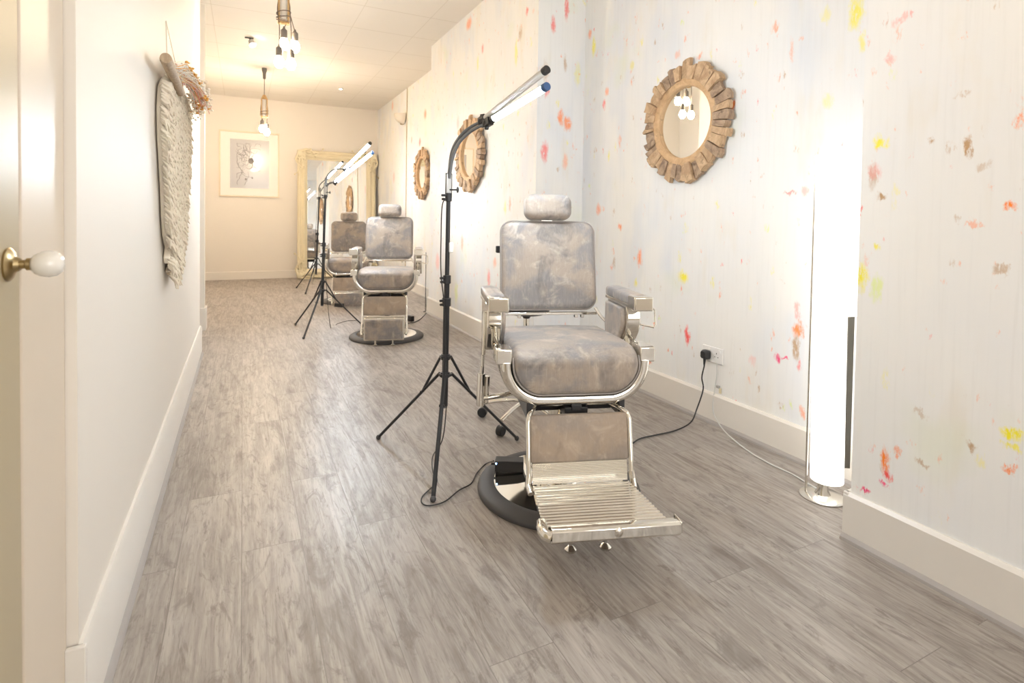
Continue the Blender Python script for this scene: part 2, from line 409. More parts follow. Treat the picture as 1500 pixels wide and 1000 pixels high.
M_rec = mat_mural('mural_recess', rec, 1.0); M_b1 = mat_mural('mural_breast', b1, 2.0); M_b2 = mat_mural('mural_near', b2, 3.0, .38); M_far = mat_mural('mural_far', far, 4.0)
struct('wall_right', MB().bb(2.41, 2.8, 1.0, 3.9, 0, H), M_rec)
struct('wall_right', MB().bb(1.99, 2.8, 3.65, 6.27, 0, H), M_b1)
struct('wall_right', MB().bb(1.99, 2.8, YF, 1.215, 0, H), M_b2)
struct('wall_right', MB().bb(2.31, 2.8, 6.2, YB, 0, H), M_far)
def skr(x, y0, y1, h=.172):
    struct('baseboard_right', MB().prism([(x, 0), (x-.018, 0), (x-.018, h-.012), (x-.008, h), (x, h)], 1, y0, y1), M_trim)
    struct('trim_3', MB().prism([(x-.018, 0), (x-.034, 0), (x-.032, .010), (x-.018, .020)], 1, y0, y1), M_bead)
skr(2.41, 1.23, 3.63); skr(1.99, 3.634, 6.286, .19); skr(1.99, YF, 1.232); skr(2.31, 6.29, YB-.018, .16)
struct('baseboard_right', MB().bb(1.973, 2.405, 3.632, 3.65, 0, .172).bb(1.973, 2.405, 1.215, 1.233, 0, .172).bb(1.973, 2.305, 6.27, 6.288, 0, .172), M_trim, .003)
# unseen front wall; its shop window is added to bring daylight in
struct('wall_front', MB().bb(-1.2, .0, YF-.12, YF, 0, H).bb(2.0, 2.8, YF-.12, YF, 0, H).bb(.0, 2.0, YF-.12, YF, 0, .45).bb(.0, 2.0, YF-.12, YF, 2.75, H), M_paint)
wf = MB()
for a, b_, c_, d_ in ((0, .06, .45, 2.75), (1.94, 2.0, .45, 2.75), (0, 2, .45, .51), (0, 2, 2.69, 2.75), (.97, 1.03, .45, 2.75)):
    wf.bb(a, b_, YF-.1, YF-.03, c_, d_)
struct('added_window_1', wf, M_trim)
# thin seam strip up the far mural wall
struct('trim_4', MB().bb(2.300, 2.31, 8.475, 8.49, .16, H), plain('seam_strip', (.55, .46, .33), .5))

# ---------------------------------------------------------------- barber chair
def chair(label, loc, rz, folded=False, lever=False, dz=0.0, towel=True):
    t = thing('barber_chair', label, 'barber chair', loc, rz, 'hide-covered barber chairs along the mural wall')
    def T(mb, off=0.0): return mb.xf(Matrix.Translation((0, 0, dz+off)))
    # base
    bp = obj('base_plate', MB().lathe([(.0, .0), (.277, .0), (.277, .034), (.24, .0355), (.18, .039), (.12, .044), (.095, .052), (.082, .070), (.075, .10), (.068, .12), (.0, .12)], 72), M_chrome, t, ang=28)
    obj('rubber_ring', MB().lathe([(.275, .010), (.275, .034), (.279, .036), (.300, .033), (.332, .025), (.343, .017), (.345, .009), (.343, .001), (.300, .001)], 72), M_rubber, bp, ang=70)
    col = obj('column', MB().lathe([(.0, .10), (.062, .10), (.062, .26+dz), (.048, .265+dz), (.048, .40+dz), (.0, .40+dz)], 40), M_chrome, t)
    obj('column_collar', MB().lathe([(.064, .25+dz), (.072, .252+dz), (.072, .275+dz), (.05, .28+dz)], 40), M_brush, col)
    obj('seat_support', T(MB().bb(-.17, .17, -.17, .17, .395, .43).bb(-.045, .045, -.27, .1, .40, .44).bb(-.19, -.165, -.27, .18, .40, .47).bb(.165, .19, -.27, .18, .40, .47).bb(-.19, .19, .14, .17, .40, .47)), M_black, t, .004)
    # seat cushion with a waterfall front
    def U(ins, topz, n=9, botz=.486, w=.246, r=.118):
        L = []
        for i in range(n+1):
            a = PI + PI/2*i/n; L.append((-w+r + (r-ins)*math.cos(a), botz+r + (r-ins)*math.sin(a)))
        for i in range(n+1):
            a = 1.5*PI + PI/2*i/n; L.append((w-r + (r-ins)*math.cos(a), botz+r + (r-ins)*math.sin(a)))
        tz = topz - ins; rt = max(.006, min(.032, tz-botz-r-.001))
        for i in range(5):
            a = PI/2*i/4; L.append((w-ins-rt + rt*math.cos(a), tz-rt + rt*math.sin(a)))
        for i in range(1, 8): L.append(((w-ins-rt)*(1-2*i/8), tz+.006*math.sin(PI*i/8)))
        for i in range(5):
            a = PI/2 + PI/2*i/4; L.append((-(w-ins-rt) + rt*math.cos(a), tz-rt + rt*math.sin(a)))
        return L
    rings = []
    for y, ins, tz in ((.232, .05, .625), (.235, .02, .64), (.22, .0, .648), (.12, 0, .652), (.02, 0, .657), (-.08, 0, .662), (-.15, 0, .664), (-.20, 0, .662), (-.225, .0, .657), (-.245, .001, .650), (-.262, .003, .643), (-.274, .007, .638), (-.283, .014, .638), (-.289, .026, .642), (-.292, .045, .655)):
        rings.append([Vector((x, y, z)) for x, z in U(ins, tz)])
    s = obj('seat', T(MB().loft(rings)), M_hide, t, ang=70)
    # piping round the front face
    pts = [Vector((x*1.006, -.276, z)) for x, z in U(.004, .65)[0:20]]
    obj('piping', T(MB().tube([Vector((-.2435, -.262, .63))] + pts + [Vector((.2435, -.262, .63))], .0035, 8)), M_pipe, s)
    # bright band under and around the cushion
    def Ub(off, top):
        L = [(-.246-off, top)]
        r = .118+off; n = 12
        for i in range(n+1):
            a = PI + PI/2*i/n; L.append((-.246+.118 + r*math.cos(a), .486+.118 + r*math.sin(a)))
        for i in range(n+1):
            a = 1.5*PI + PI/2*i/n; L.append((.246-.118 + r*math.cos(a), .486+.118 + r*math.sin(a)))
        L.append((.246+off, top)); return L
    def band(o0, o1, ys, top):
        mb = MB(); A = Ub(o0, top); B = Ub(o1, top); rings = []
        for (xa, za), (xb, zb) in zip(A, B):
            ring = []
            for u, y in ys: ring.append(Vector((xa+(xb-xa)*u, y, za+(zb-za)*u)))
            rings.append(ring)
        return mb.loft(rings)
    obj('seat_band', T(band(.003, .044, ((0, -.255), (.10, -.270), (.5, -.276), (.85, -.268), (1, -.250), (1, .19), (.85, .20), (0, .20)), .612)), M_chrome, t, ang=50)
    # back panel closing the seat box
    obj('seat_pan', T(MB().bb(-.23, .23, -.2, .2, .475, .50)), M_black, t, .004)
    for sx in (-1, 1):
        arm = obj('armrest', T(MB().xf(Matrix.Identity(4)).bb(0, 0, 0, 0, 0, 0)) if False else T(cushion(.075, .36, .045, .016, .003, 5, .014, 4).xf(Matrix.Translation((sx*.290, .015, .820)) @ Euler((-PI/2, 0, 0)).to_matrix().to_4x4())), M_hide, t)
        # chrome tray and front cap
        obj('armrest_cap', T(MB().bb(sx*.290-.040, sx*.290+.040, -.190, -.112, .785, .842)), M_chrome, arm, .006, 3)
        obj('armrest_tray', T(MB().bb(sx*.290-.037, sx*.290+.037, -.12, .19, .786, .802)), M_chrome, arm, .003)
        # side support: curved chrome front edge, hide-covered inner face
        prof = [(-.060, .790), (-.078, .755), (-.080, .715), (-.062, .675), (-.032, .640), (-.012, .600), (.17, .600), (.185, .66), (.180, .790)]
        sup = obj('arm_support', T(MB().prism(prof, 0, sx*.262, sx*.322)), M_chrome, t, .006, 3)
        prof2 = [(y*.86+.012, .695+(z-.695)*.86) for y, z in prof]
        obj('side_pad', T(MB().prism(prof2, 0, sx*.244, sx*.266)), M_hide, sup, .008, 3)
        # cream-reflecting end block and sloping rail of the seat side
        obj('side_block', T(MB().box((sx*.277, -.222, .634), (.060, .095, .056))), M_chrome, t, .005, 3)
        obj('side_rail', T(MB().tube(crom([(sx*.277, -.18, .640), (sx*.283, -.10, .650), (sx*.286, .0, .665), (sx*.288, .10, .670)]), .009, 8).bb(sx*.277-.020, sx*.277+.020, -.18, .21, .600, .622)), M_chrome, t, .002)
        # link from seat side to back
        obj('back_link', T(MB().tube(crom([(sx*.215, .22, .735), (sx*.235, .20, .700), (sx*.262, .17, .665), (sx*.266, .16, .62)]), .011, 8, flat=.6)), M_brush, t)
    if towel:
        obj('towel_bar', T(MB().tube([(.325, -.10, .787), (.36, -.10, .787), (.372, -.10, .776), (.378, -.10, .715), (.371, -.10, .703), (.318, -.075, .712)], .004, 8)), M_chrome, t)
    # backrest
    R = Matrix.Translation((0, .275, .718)) @ Euler((math.radians(-9), 0, 0)).to_matrix().to_4x4()
    bk = obj('backrest', T(cushion(.452, .415, .085, .055, .014, 8, .026, 5).xf(R @ Matrix.Translation((0, 0, .2075)))), M_hide, t, ang=80)
    pr = [Vector((x, -.026, z)) for x, z in rrect(.452+.002, .417, .055, 8, 0, .2075)]
    obj('piping', T(MB().tube(pr+[pr[0]], .0038, 8).xf(R)), M_pipe, bk)
    obj('back_shell', T(cushion(.44, .40, .03, .05, .0, 6, .01, 3).xf(R @ Matrix.Translation((0, .05, .2075)))), M_hide, bk)
    obj('lower_bar', T(MB().bb(-.225, .225, .222, .245, .700, .712).bb(-.15, -.135, .23, .25, .685, .705).bb(.12, .135, .23, .25, .685, .705).bb(.15, .165, .23, .25, .685, .705)), M_chrome, t, .002)
    # headrest
    R2 = Matrix.Translation((0, .325, 1.200)) @ Euler((math.radians(-6), 0, 0)).to_matrix().to_4x4()
    hr = obj('headrest', T(cushion(.224, .122, .11, .040, .0, 8, .038, 8).xf(R2)), M_hide, t, ang=80)
    obj('headrest_post', T(MB().bb(-.03, .03, .33, .345, 1.08, 1.16)), M_chrome, hr, .003)
    # leg rest
    for sx in (-1, 1):
        obj('leg_rod', T(MB().tube([(sx*.135, -.20, .44), (sx*.165, -.26, .435), (sx*.186, -.30, .425), (sx*.192, -.312, .405), (sx*.192, -.350, .200 if not folded else .12)], .009, 10)), M_chrome, t)
    lp = Matrix.Translation((0, -.312, .345)) @ Euler((math.radians(-10), 0, 0)).to_matrix().to_4x4()
    obj('leg_panel', T(cushion(.368, .165, .028, .006, .004, 3, .006, 3).xf(lp)), M_hide2, t, ang=70)
    obj('panel_bracket', T(MB().bb(-.02, .02, -.275, -.2, .428, .452)), M_blackp, t, .003)
    if not folded:
        # sloping kick plate between panel and foot plate, ribs across
        pts = []
        for i in range(29):
            u = i/28; pts.append((-.335-.012*u + (.0022 if i % 2 else 0), .268-.076*u))
        prof = pts + [(-.340, .188), (-.325, .268)]
        obj('kick_plate', T(MB().prism(prof, 0, -.178, .178)), M_chrome, t, ang=20)
        # foot plate: tapering ribbed casting
        rings = []; nr = 15; Y0, Y1 = -.352, -.640
        for i in range(nr*4+1):
            u = i/(nr*4); y = Y0+(Y1-Y0)*u; z = .188 + .016*u + .0035*(1 if (i % 4) in (1, 2) else 0)
            w = .178 + .022*u; e = .01
            rings.append([Vector((-w, y, z-.016)), Vector((-w, y, z+.002)), Vector((-w+e, y, z)), Vector((w-e, y, z)), Vector((w, y, z+.002)), Vector((w, y, z-.016))])
        fp = obj('foot_plate', T(MB().loft(rings)), M_chrome, t, ang=18)
        # rolled front lip
        lip = [(-.628, .204), (-.650, .211), (-.668, .213), (-.677, .207), (-.676, .176), (-.662, .164), (-.636, .172)]
        obj('foot_lip', T(MB().prism(lip, 0, -.178, .232)), M_chrome, fp, .002, ang=30)
        obj('lip_boss', T(MB().lathe([(.0, 0), (.016, 0), (.012, .004), (0, .006)], 18, (.03, -.675, .195), Euler((PI/2, 0, 0)).to_matrix())), M_chrome, fp)
        obj('corner_bracket', T(MB().tube(crom([(-.195, -.60, .195), (-.200, -.635, .200), (-.196, -.663, .196), (-.178, -.674, .192)]), .018, 12, flat=.9)), M_chrome, fp)
        obj('end_bracket', T(MB().bb(.228, .236, -.676, -.625, .178, .214)), M_chrome, fp, .003)
        rings = []
        for u in [0, .1, .3, .6, .9, 1]:
            y = -.36-.31*u; w = .168+.03*u; d = .030*math.sin(PI*min(1, .15+u*.8))+.004
            rings.append([Vector((-w, y, .176+.014*u)), Vector((w, y, .176+.014*u)), Vector((w*.93, y, .174+.014*u-d)), Vector((-w*.93, y, .174+.014*u-d))])
        obj('sole_pad', T(MB().loft(rings)), M_hide2, fp, .004)
        for sx in (-1, 1):
            obj('hinge_arm', T(MB().tube([(sx*.192, -.345, .225), (sx*.196, -.352, .195), (sx*.190, -.385, .178)], .011, 10)), M_chrome, t)
            k_ = obj('floor_bumper', MB().lathe([(.0, .010), (.019, .010), (.021, .017), (.012, .026), (.006, .030), (.006, .165+dz), (.0, .165+dz)], 20, (sx*.062, -.455, 0)), M_brush, t)
    else:
        Rf = Matrix.Translation((0, -.385, .150)) @ Euler((math.radians(4), 0, 0)).to_matrix().to_4x4()
        fp = obj('foot_plate', T(cushion(.350, .200, .022, .012, .0, 4, .006, 3).xf(Rf)), M_chrome, t, ang=50)
        obj('sole_pad', T(cushion(.326, .176, .016, .010, .003, 4, .006, 3).xf(Rf @ Matrix.Translation((0, -.012, 0)))), M_hide, fp, ang=60)
        obj('rear_plate', T(MB().bb(-.178, .178, -.362, -.350, .10, .26)), M_brush, t, .003)
        for sx in (-1, 1):
            obj('hinge_arm', T(MB().tube([(sx*.192, -.348, .20), (sx*.196, -.365, .12), (sx*.188, -.382, .10)], .012, 10)), M_chrome, t)
            obj('floor_bumper', MB().lathe([(.0, .004), (.015, .004), (.016, .010), (.008, .018), (.008, .055+dz+.03), (.0, .085+dz)], 16, (sx*.075, -.372, 0)), M_brush, t)
    if lever:
        lv = obj('pump_lever', MB().tube([(-.335, .0, .46), (-.331, .0, .60), (-.328, .0, .75)], [.008, .007, .008], 12).tube([(-.336, 0, .50), (-.3345, 0, .53)], .010, 12), M_brush, t)
        obj('lever_grip', MB().tube([(-.330, 0, .575), (-.330, 0, .58), (-.326, 0, .745), (-.326, 0, .757)], [.008, .013, .013, .009], 14, flat=.7), M_chrome, lv)
        obj('lever_cylinder', MB().cyl((-.340, 0, .365), (-.336, 0, .50), .0165, n=20).cyl((-.315, .01, .372), (-.311, .01, .485), .0115, n=20), M_chrome, lv, .002)
        obj('lever_link', MB().tube([(-.335, 0, .395), (-.25, 0, .405), (-.165, .02, .415)], .010, 10), M_chrome, lv)
        obj('lever_hook', MB().tube(crom([(-.327, 0, .70), (-.315, 0, .745), (-.30, .0, .74), (-.29, .0, .70)]), .003, 8), M_chrome, lv)
    return t
chair('hide-covered barber chair in front, ribbed chrome foot plate folded down', (1.213, 1.979, 0), math.radians(-18), lever=True)
chair('barber chair with folded foot plate between the front chair and the rearmost one', (1.231, 5.16, 0), math.radians(-17), folded=True)
chair('rearmost barber chair, partly hidden, standing before the ornate mirror', (1.262, 7.46, 0), math.radians(-10), folded=True, dz=-.075, towel=False)

# ---------------------------------------------------------------- tripod lamps
def halfrod(p0, p1, nrm, r, a0, a1, n=12):
    t = (p1-p0).normalized(); nrm = (nrm - t*nrm.dot(t)).normalized(); s = t.cross(nrm)
    A = [nrm*math.cos(a)*r + s*math.sin(a)*r for a in [a0+(a1-a0)*i/n for i in range(n+1)]]
    return MB().loft([[p0+a for a in A], [p1+a for a in A]])
def lamp(label, base, rot, top, zt, heads, cable, rad=.41, sw=True, ks=1.0):
    base = Vector(base); t = thing('tripod_lamp', label, 'lamp', base, 0, 'twin-arm tripod lamps beside the chairs')
    top = Vector(top)-base                         # neck bracket foot, in local space
    ax = lambda z: Vector((top.x*z/top.z, top.y*z/top.z, z))
    obj('pole', MB().tube([ax(.25), ax(.75)], .0150, 20).tube([ax(.74), ax(.86)], .0128, 20).tube([ax(.85), ax(top.z)], .0105, 20), M_black, t)
    obj('pole_foot', MB().cyl(ax(.24), ax(.33), .0125, n=16), M_neck, t)
    for z, r in ((.745, .021), (.852, .0185), (top.z-.004, .016)):
        cl = obj('collar', MB().cyl(ax(z-.020), ax(z+.020), r, n=20), M_blackp, t, .003)
        c0 = ax(z)
        obj('clamp_knob', MB().cyl(c0+Vector((-.014, -.004, .008)), c0+Vector((-.036, -.010, .008)), .006, n=10).cyl(c0+Vector((-.014, -.004, -.010)), c0+Vector((-.034, -.010, -.010)), .006, n=10), M_blackp, cl)
    obj('upper_hub', MB().cyl(ax(.470), ax(.496), .022, n=12).cyl(ax(.478), ax(.490), .030, n=6), M_blackp, t, .002)
    obj('lower_hub', MB().cyl(ax(.385), ax(.410), .021, n=12).cyl(ax(.392), ax(.404), .034, n=6), M_blackp, t, .002)
    for i in range(3):
        a = rot + i*2*PI/3; d = Vector((math.cos(a), math.sin(a), 0)); q = ax(.40)
        p0 = q + d*.032; p1 = d*rad + Vector((0, 0, .012)); pj = p0.lerp(p1, .27)
        lg = obj('leg', MB().tube([p0, p0.lerp(p1, .5), p1], .0095, 10, flat=.75), M_black, t)
        obj('brace', MB().tube([ax(.484)+d*.026, pj], .0065, 8).cyl(pj-d.cross(Vector((0, 0, 1)))*.012, pj+d.cross(Vector((0, 0, 1)))*.012, .006, n=8), M_black, lg)
        obj('foot_cap', MB().ball(p1, .0125, 12, 8), M_rubber, lg)
    zt = zt-base.z
    tp = Vector((top.x*zt/top.z, top.y*zt/top.z, zt))
    obj('bracket_plate', MB().box((top+tp)/2+Vector((.002, .006, -.002)), (.040, .006, zt-top.z+.012), Euler((0, 0, .3)).to_matrix()), M_blackp, t, .003)
    br = obj('neck_bracket', MB().box((top+tp)/2, (.030, .010, zt-top.z), Euler((0, 0, .3)).to_matrix()), M_bracket, t, .004)
    mid = (top*0.7+tp*.3)
    obj('wing_knob', MB().cyl(mid, mid+Vector((.035, -.012, 0)), .004, n=8).ball(mid+Vector((.040, -.014, .0)), .011, 10, 6, (.6, .6, 1.4)), M_blackp, br)
    for neck, p0, p1, nrm, capm in heads:
        neck = [Vector(p)-base for p in neck]; p0 = Vector(p0)-base; p1 = Vector(p1)-base
        nk = crom([tp-Vector((0, 0, .02))] + neck, 8)
        n_ = len(nk); obj('gooseneck', MB().tube(nk, [.0095-.0025*i/n_ for i in range(n_)], 12), M_neck, t)
        d = (p1-p0).normalized(); nrm = Vector(nrm)
        hd = obj('head_clamp', MB().ball(neck[-1], .021*ks, 12, 8).box(neck[-1]+d*.012, (.03*ks, .052*ks, .036*ks), d.to_track_quat('Y', 'Z').to_matrix()).cyl(neck[-1]+Vector((-.0, 0, -.03)), neck[-1]+Vector((0, 0, .03)), .010*ks, n=10), M_blackp, t, .003)
        hw = .26 if capm is M_blackp and sw else .5
        tb = obj('light_tube', halfrod(p0, p1, nrm, .0150, -PI*hw, PI*hw), M_tube, t)
        obj('tube_housing', halfrod(p0, p1, nrm, .0146, PI*hw, PI*(2-hw)), M_tubeback, tb)
        obj('end_cap', MB().cyl(p1-d*.002, p1+d*.022, .0168, n=16), capm, tb, .002)
        obj('end_cap', MB().cyl(p0-d*.018, p0+d*.002, .0168, n=16), M_blackp, tb, .002)
    if sw:
        q = ax(1.005)
        obj('inline_switch', MB().box(q+Vector((.012, -.017, 0)), (.022, .012, .050)), M_white, t, .006, 3)
    cab = [Vector(p)-base for p in cable]
    cb = obj('cable', MB().tube(crom(cab, 8), .0028, 8), M_blackp, t)
    return t
# front lamp
P1 = Vector((.864, 2.457, 0))
h0 = W(706, 177, 2.50); h1 = W(713, 180, 2.47)
lamp('tallest-looking tripod lamp in front, beside the front barber chair', P1, math.radians(5), (.871, 2.455, 1.245), 1.35,
     [([W(661, 228, 2.57), W(669, 207, 2.56), (W(684, 190, 2.53)), h0], h0+(W(797, 105, 2.12)-h0)*.06, W(797, 105, 2.12), (.50, .85, .22), M_blackp),
      ([W(663, 230, 2.56), W(673, 208, 2.54), (W(690, 192, 2.51)), h1], h1+(W(797, 129, 2.08)-h1)*.16, W(797, 129, 2.08), (-.3, -1.2, -.9), M_blue)],
     [W(656, 291, 2.58)+Vector((0, 0, 0)), W(648, 300, 2.57), W(646, 350, 2.57), W(646, 400, 2.57), W(651, 450, 2.56), W(653, 520, 2.55), W(655, 570, 2.5), fl(649, 640, .07), fl(634, 668, .006), fl(634, 690, .006), fl(640, 705, .006), fl(618, 728, .006), fl(624, 740, .006), fl(650, 735, .006), fl(672, 718, .006), fl(690, 708, .006), fl(699, 692, .006), fl(712, 679, .012), W(723, 675, 2.28)])
P2 = Vector((.705, 5.70, 0))
a0 = W(505, 247, 5.36); a1 = W(491, 267, 5.36)
lamp('tripod lamp in front of the middle barber chair', P2, math.radians(1), (.735, 5.70, 1.33), 1.46,
     [([W(478, 262, 5.43), W(482, 254, 5.42), W(491, 248, 5.38), a0], a0, W(541, 211, 5.05), (-.1, -.4, -1), M_blackp),
      ([W(479, 272, 5.43), W(483, 268, 5.40), a1], a1, W(544, 225, 5.12), (-.3, -1, -.5), M_blue)],
     [W(477, 292, 5.42), W(474, 320, 5.42), W(473, 380, 5.42), W(476, 395, 5.42), fl(484, 478, .02), fl(494, 474, .006), fl(508, 470, .006), fl(524, 469, .006)], sw=False, ks=.9)
P3 = Vector((.99, 8.75, 0))
a0 = W(478, 262, 8.2); a1 = W(489, 267, 8.2)
lamp('rearmost tripod lamp, standing close to the ornate mirror', P3, math.radians(5), (1.04, 8.76, 1.40), 1.55,
     [([W(467, 278, 8.25), W(469, 270, 8.25), a0], a0, W(501, 238, 8.0), (-.1, -.4, -1), M_blackp),
      ([W(469, 281, 8.25), W(476, 272, 8.22), a1], a1, W(512, 247, 8.1), (-.3, -1, -.5), M_blue)],
     [W(466, 292, 8.25), W(463, 330, 8.27), W(460, 400, 8.28), fl(458, 416, .006), fl(466, 422, .006)], sw=False)

# adapter on the front chair's base
q = fl(746, 689, .048)
ad = thing('power_adapter', 'black power adapter with blue light lying on the front chair base', 'power adapter', (q.x+.01, q.y+.02, .040), math.radians(-28))
obj('casing', MB().box((0, 0, .026), (.125, .058, .046)), M_blackp, ad, .004)
obj('indicator_light', MB().ball((-.057, -.029, .040), .0035, 8, 6), M_led, ad)
obj('cable_grip', MB().cyl((-.08, -.0, .026), (-.058, 0, .026), .005, n=10), M_blackp, ad)

# wheeled stool behind the front chair
st = thing('wheeled_stool', 'chrome wheeled stool standing behind the front barber chair', 'stool', (1.435, 2.715, 0), 0)
sb = MB().cyl((0, 0, .085), (0, 0, .14), .032, n=20)
for i in range(5):
    a = math.radians(212+72*i); d = Vector((math.cos(a), math.sin(a), 0))
    lg = obj('base_arm', MB().tube(crom([(0, 0, .118), tuple(d*.12+Vector((0, 0, .108))), tuple(d*.25+Vector((0, 0, .080)))]), .013, 12, flat=.75), M_chrome, st)
    cs = obj('caster', MB().cyl(tuple(d*.25+Vector((d.y*.018, -d.x*.018, .027))), tuple(d*.25+Vector((-d.y*.018, d.x*.018, .027))), .027, n=20), M_blackp, lg, .004)
    obj('caster_stem', MB().cyl(tuple(d*.25+Vector((0, 0, .03))), tuple(d*.25+Vector((0, 0, .082))), .007, n=10), M_brush, cs)
obj('hub', sb, M_chrome, st, .004)
obj('gas_lift', MB().cyl((0, 0, .13), (0, 0, .60), .0165, n=20), M_chrome, st)
obj('lift_collar', MB().lathe([(0, .585), (.018, .585), (.027, .60), (.027, .612), (0, .612)], 24), M_blackp, st)
obj('seat', MB().lathe([(0, .612), (.10, .612), (.125, .62), (.132, .64), (.125, .662), (.10, .672), (0, .674)], 40), M_blackp, st, ang=60)
obj('backrest_post', MB().tube(crom([(.03, .08, .615), (.06, .15, .64), (.05, .16, .80), (.02, .15, .95)]), .009, 10), M_chrome, st)
bkp = [(.155*math.sin(a)-.01, .20-.06*math.cos(a)) for a in [(-.8+1.6*i/10) for i in range(11)]]
obj('backrest', MB().loft([[Vector((x, y-.012, .945)), Vector((x, y+.012, .945)), Vector((x, y+.012, .985)), Vector((x, y-.012, .985))] for x, y in bkp]), M_blackp, st, .005)

# ---------------------------------------------------------------- driftwood mirrors
def mirror(label, c, src=None):
    t = thing('round_mirror', label, 'mirror', c, 0, 'round driftwood-framed mirrors on the mural wall')
    # local: wall at x=0, room towards -x
    ry = Euler((0, -PI/2, 0)).to_matrix()
    if src:
        for ch in src.children:
            o = ch.copy(); C.objects.link(o); o.parent = t
        return t
    obj('mirror_glass', MB().lathe([(0, .018), (.225, .018), (.225, .022), (0, .022)], 64, rot=ry), M_mirror, t)
    obj('backing', MB().lathe([(0, .001), (.30, .001), (.30, .017), (0, .017)], 48, rot=ry), M_dark, t)
    obj('inner_ring', MB().lathe([(.213, .018), (.213, .038), (.220, .045), (.255, .048), (.262, .044), (.262, .018)], 64, rot=ry), M_ring, t, ang=40)
    rnd = random.Random(4); a = 0; n = 0
    while a < 2*PI-.04:
        w = rnd.uniform(.10, .21); w = min(w, 2*PI-a)
        if 2*PI-a-w < .08: w = 2*PI-a
        r0 = .258; r1 = rnd.uniform(.330, .374); x0 = rnd.uniform(.012, .022); x1 = rnd.uniform(.042, .066)
        mid = a+w/2; g = .006; sk = rnd.uniform(-.02, .02)
        poly = []
        w0 = r0*w/2-g*.3; w1 = (r0*w/2)*rnd.uniform(1.24, 1.40)-g*.15
        for u, v in ((r0-.006, -w0), (r0-.006, w0), ((r0+r1)/2, (w0+w1)/2+rnd.uniform(-.003, .003)), (r1+sk*.4, w1), (r1+rnd.uniform(-.008, .01), rnd.uniform(-.3, .3)*w1), (r1-sk*.4, -w1), ((r0+r1)/2, -(w0+w1)/2+rnd.uniform(-.003, .003))):
            poly.append((u*math.cos(mid)-v*math.sin(mid), u*math.sin(mid)+v*math.cos(mid)))
        mb = MB(); top = []
        mb.loft([[Vector((-x0, p[0], p[1])) for p in poly], [Vector((-x1-rnd.uniform(-.004, .004), p[0]*.995, p[1]*.995)) for p in poly]])
        # block-local axes so the grain runs outwards
        o = obj('wood_block', mb, M_wood if rnd.random() < .68 else M_wood2, t, .002, 2)
        a += w; n += 1
    return t
mA = mirror('largest-looking round driftwood mirror, above the wall socket', (2.41, 2.515, 1.737))
mirror('round driftwood mirror behind the front lamp neck', (1.99, 4.94, 1.750), mA)
mirror('smallest-looking round driftwood mirror, farthest down the mural wall', (2.31, 7.56, 1.750), mA)

# ---------------------------------------------------------------- ornate leaning mirror
om = thing('ornate_mirror', 'large cream ornate mirror leaning on the back wall', 'mirror', (1.565, YB-.16, 0), 0)
tilt = Euler((math.radians(-2.6), 0, 0)).to_matrix().to_4x4()
x0, x1, z0, z1 = -.69, .69, .0, 2.30
def framesweep(prof, x0, x1, z0, z1):
    # prof: (inset from the outer edge, y)
    mb = MB(); rings = []
    for cx_, cz_ in ((x0, z0), (x1, z0), (x1, z1), (x0, z1), (x0, z0)):
        sx = 1 if cx_ == x0 else -1; sz = 1 if cz_ == z0 else -1
        rings.append([Vector((cx_+sx*i, y, cz_+sz*i)) for i, y in prof])
    return mb.loft(rings, cap=False)
obj('frame', framesweep([(0, 0), (.0, -.05), (.02, -.075), (.045, -.07), (.06, -.05), (.085, -.045), (.10, -.07), (.125, -.065), (.14, -.04), (.165, -.03), (.17, -.01), (.17, .0)], x0, x1, z0, z1).xf(tilt), M_cream, om)
obj('glass', MB().bb(-.525, .525, -.018, -.012, .165, 2.135).xf(tilt), M_mirror, om)
obj('back_board', MB().bb(-.67, .67, -.010, .0, .02, 2.28).xf(tilt), M_dark, om)
def ornament(cx_, cz_, sx, sz, s=1.0):
    mb = MB()
    for j, (ang0, L, rr) in enumerate(((0, .30, .026), (90, .30, .026), (45, .20, .03), (20, .24, .02), (70, .24, .02), (6, .42, .016), (84, .42, .016))):
        pts = []
        for i in range(9):
            u = i/8; a = math.radians(ang0) + .9*math.sin(u*PI*1.3)*(1 if j % 2 else -1)*.35
            pts.append(Vector((cx_+sx*math.cos(a)*L*u*s, -.078-.012*math.sin(u*PI), cz_+sz*math.sin(a)*L*u*s)))
        mb.tube(pts, [rr*(1-.6*i/8)+.003*math.sin(i*2.2) for i in range(9)], 8)
        e = pts[-1]; mb.ball(e, rr*1.0, 8, 6); mb.ball(pts[5]+Vector((sx*.012, -.004, -sz*.01)), rr*.9, 8, 6)
    mb.ball((cx_+sx*.03, -.085, cz_+sz*.03), .055*s, 12, 8, (1, .6, 1))
    for q_ in range(7):
        a_ = math.radians(15*q_); mb.ball((cx_+sx*.11*math.cos(a_), -.082, cz_+sz*.11*math.sin(a_)), .024, 8, 6, (1, .8, 1))
    return mb
for sx, sz in ((1, 1), (-1, 1), (1, -1), (-1, -1)):
    obj('corner_ornament', ornament(-.675*sx, (.03 if sz > 0 else 2.27), sx, sz).xf(tilt), M_cream, om)

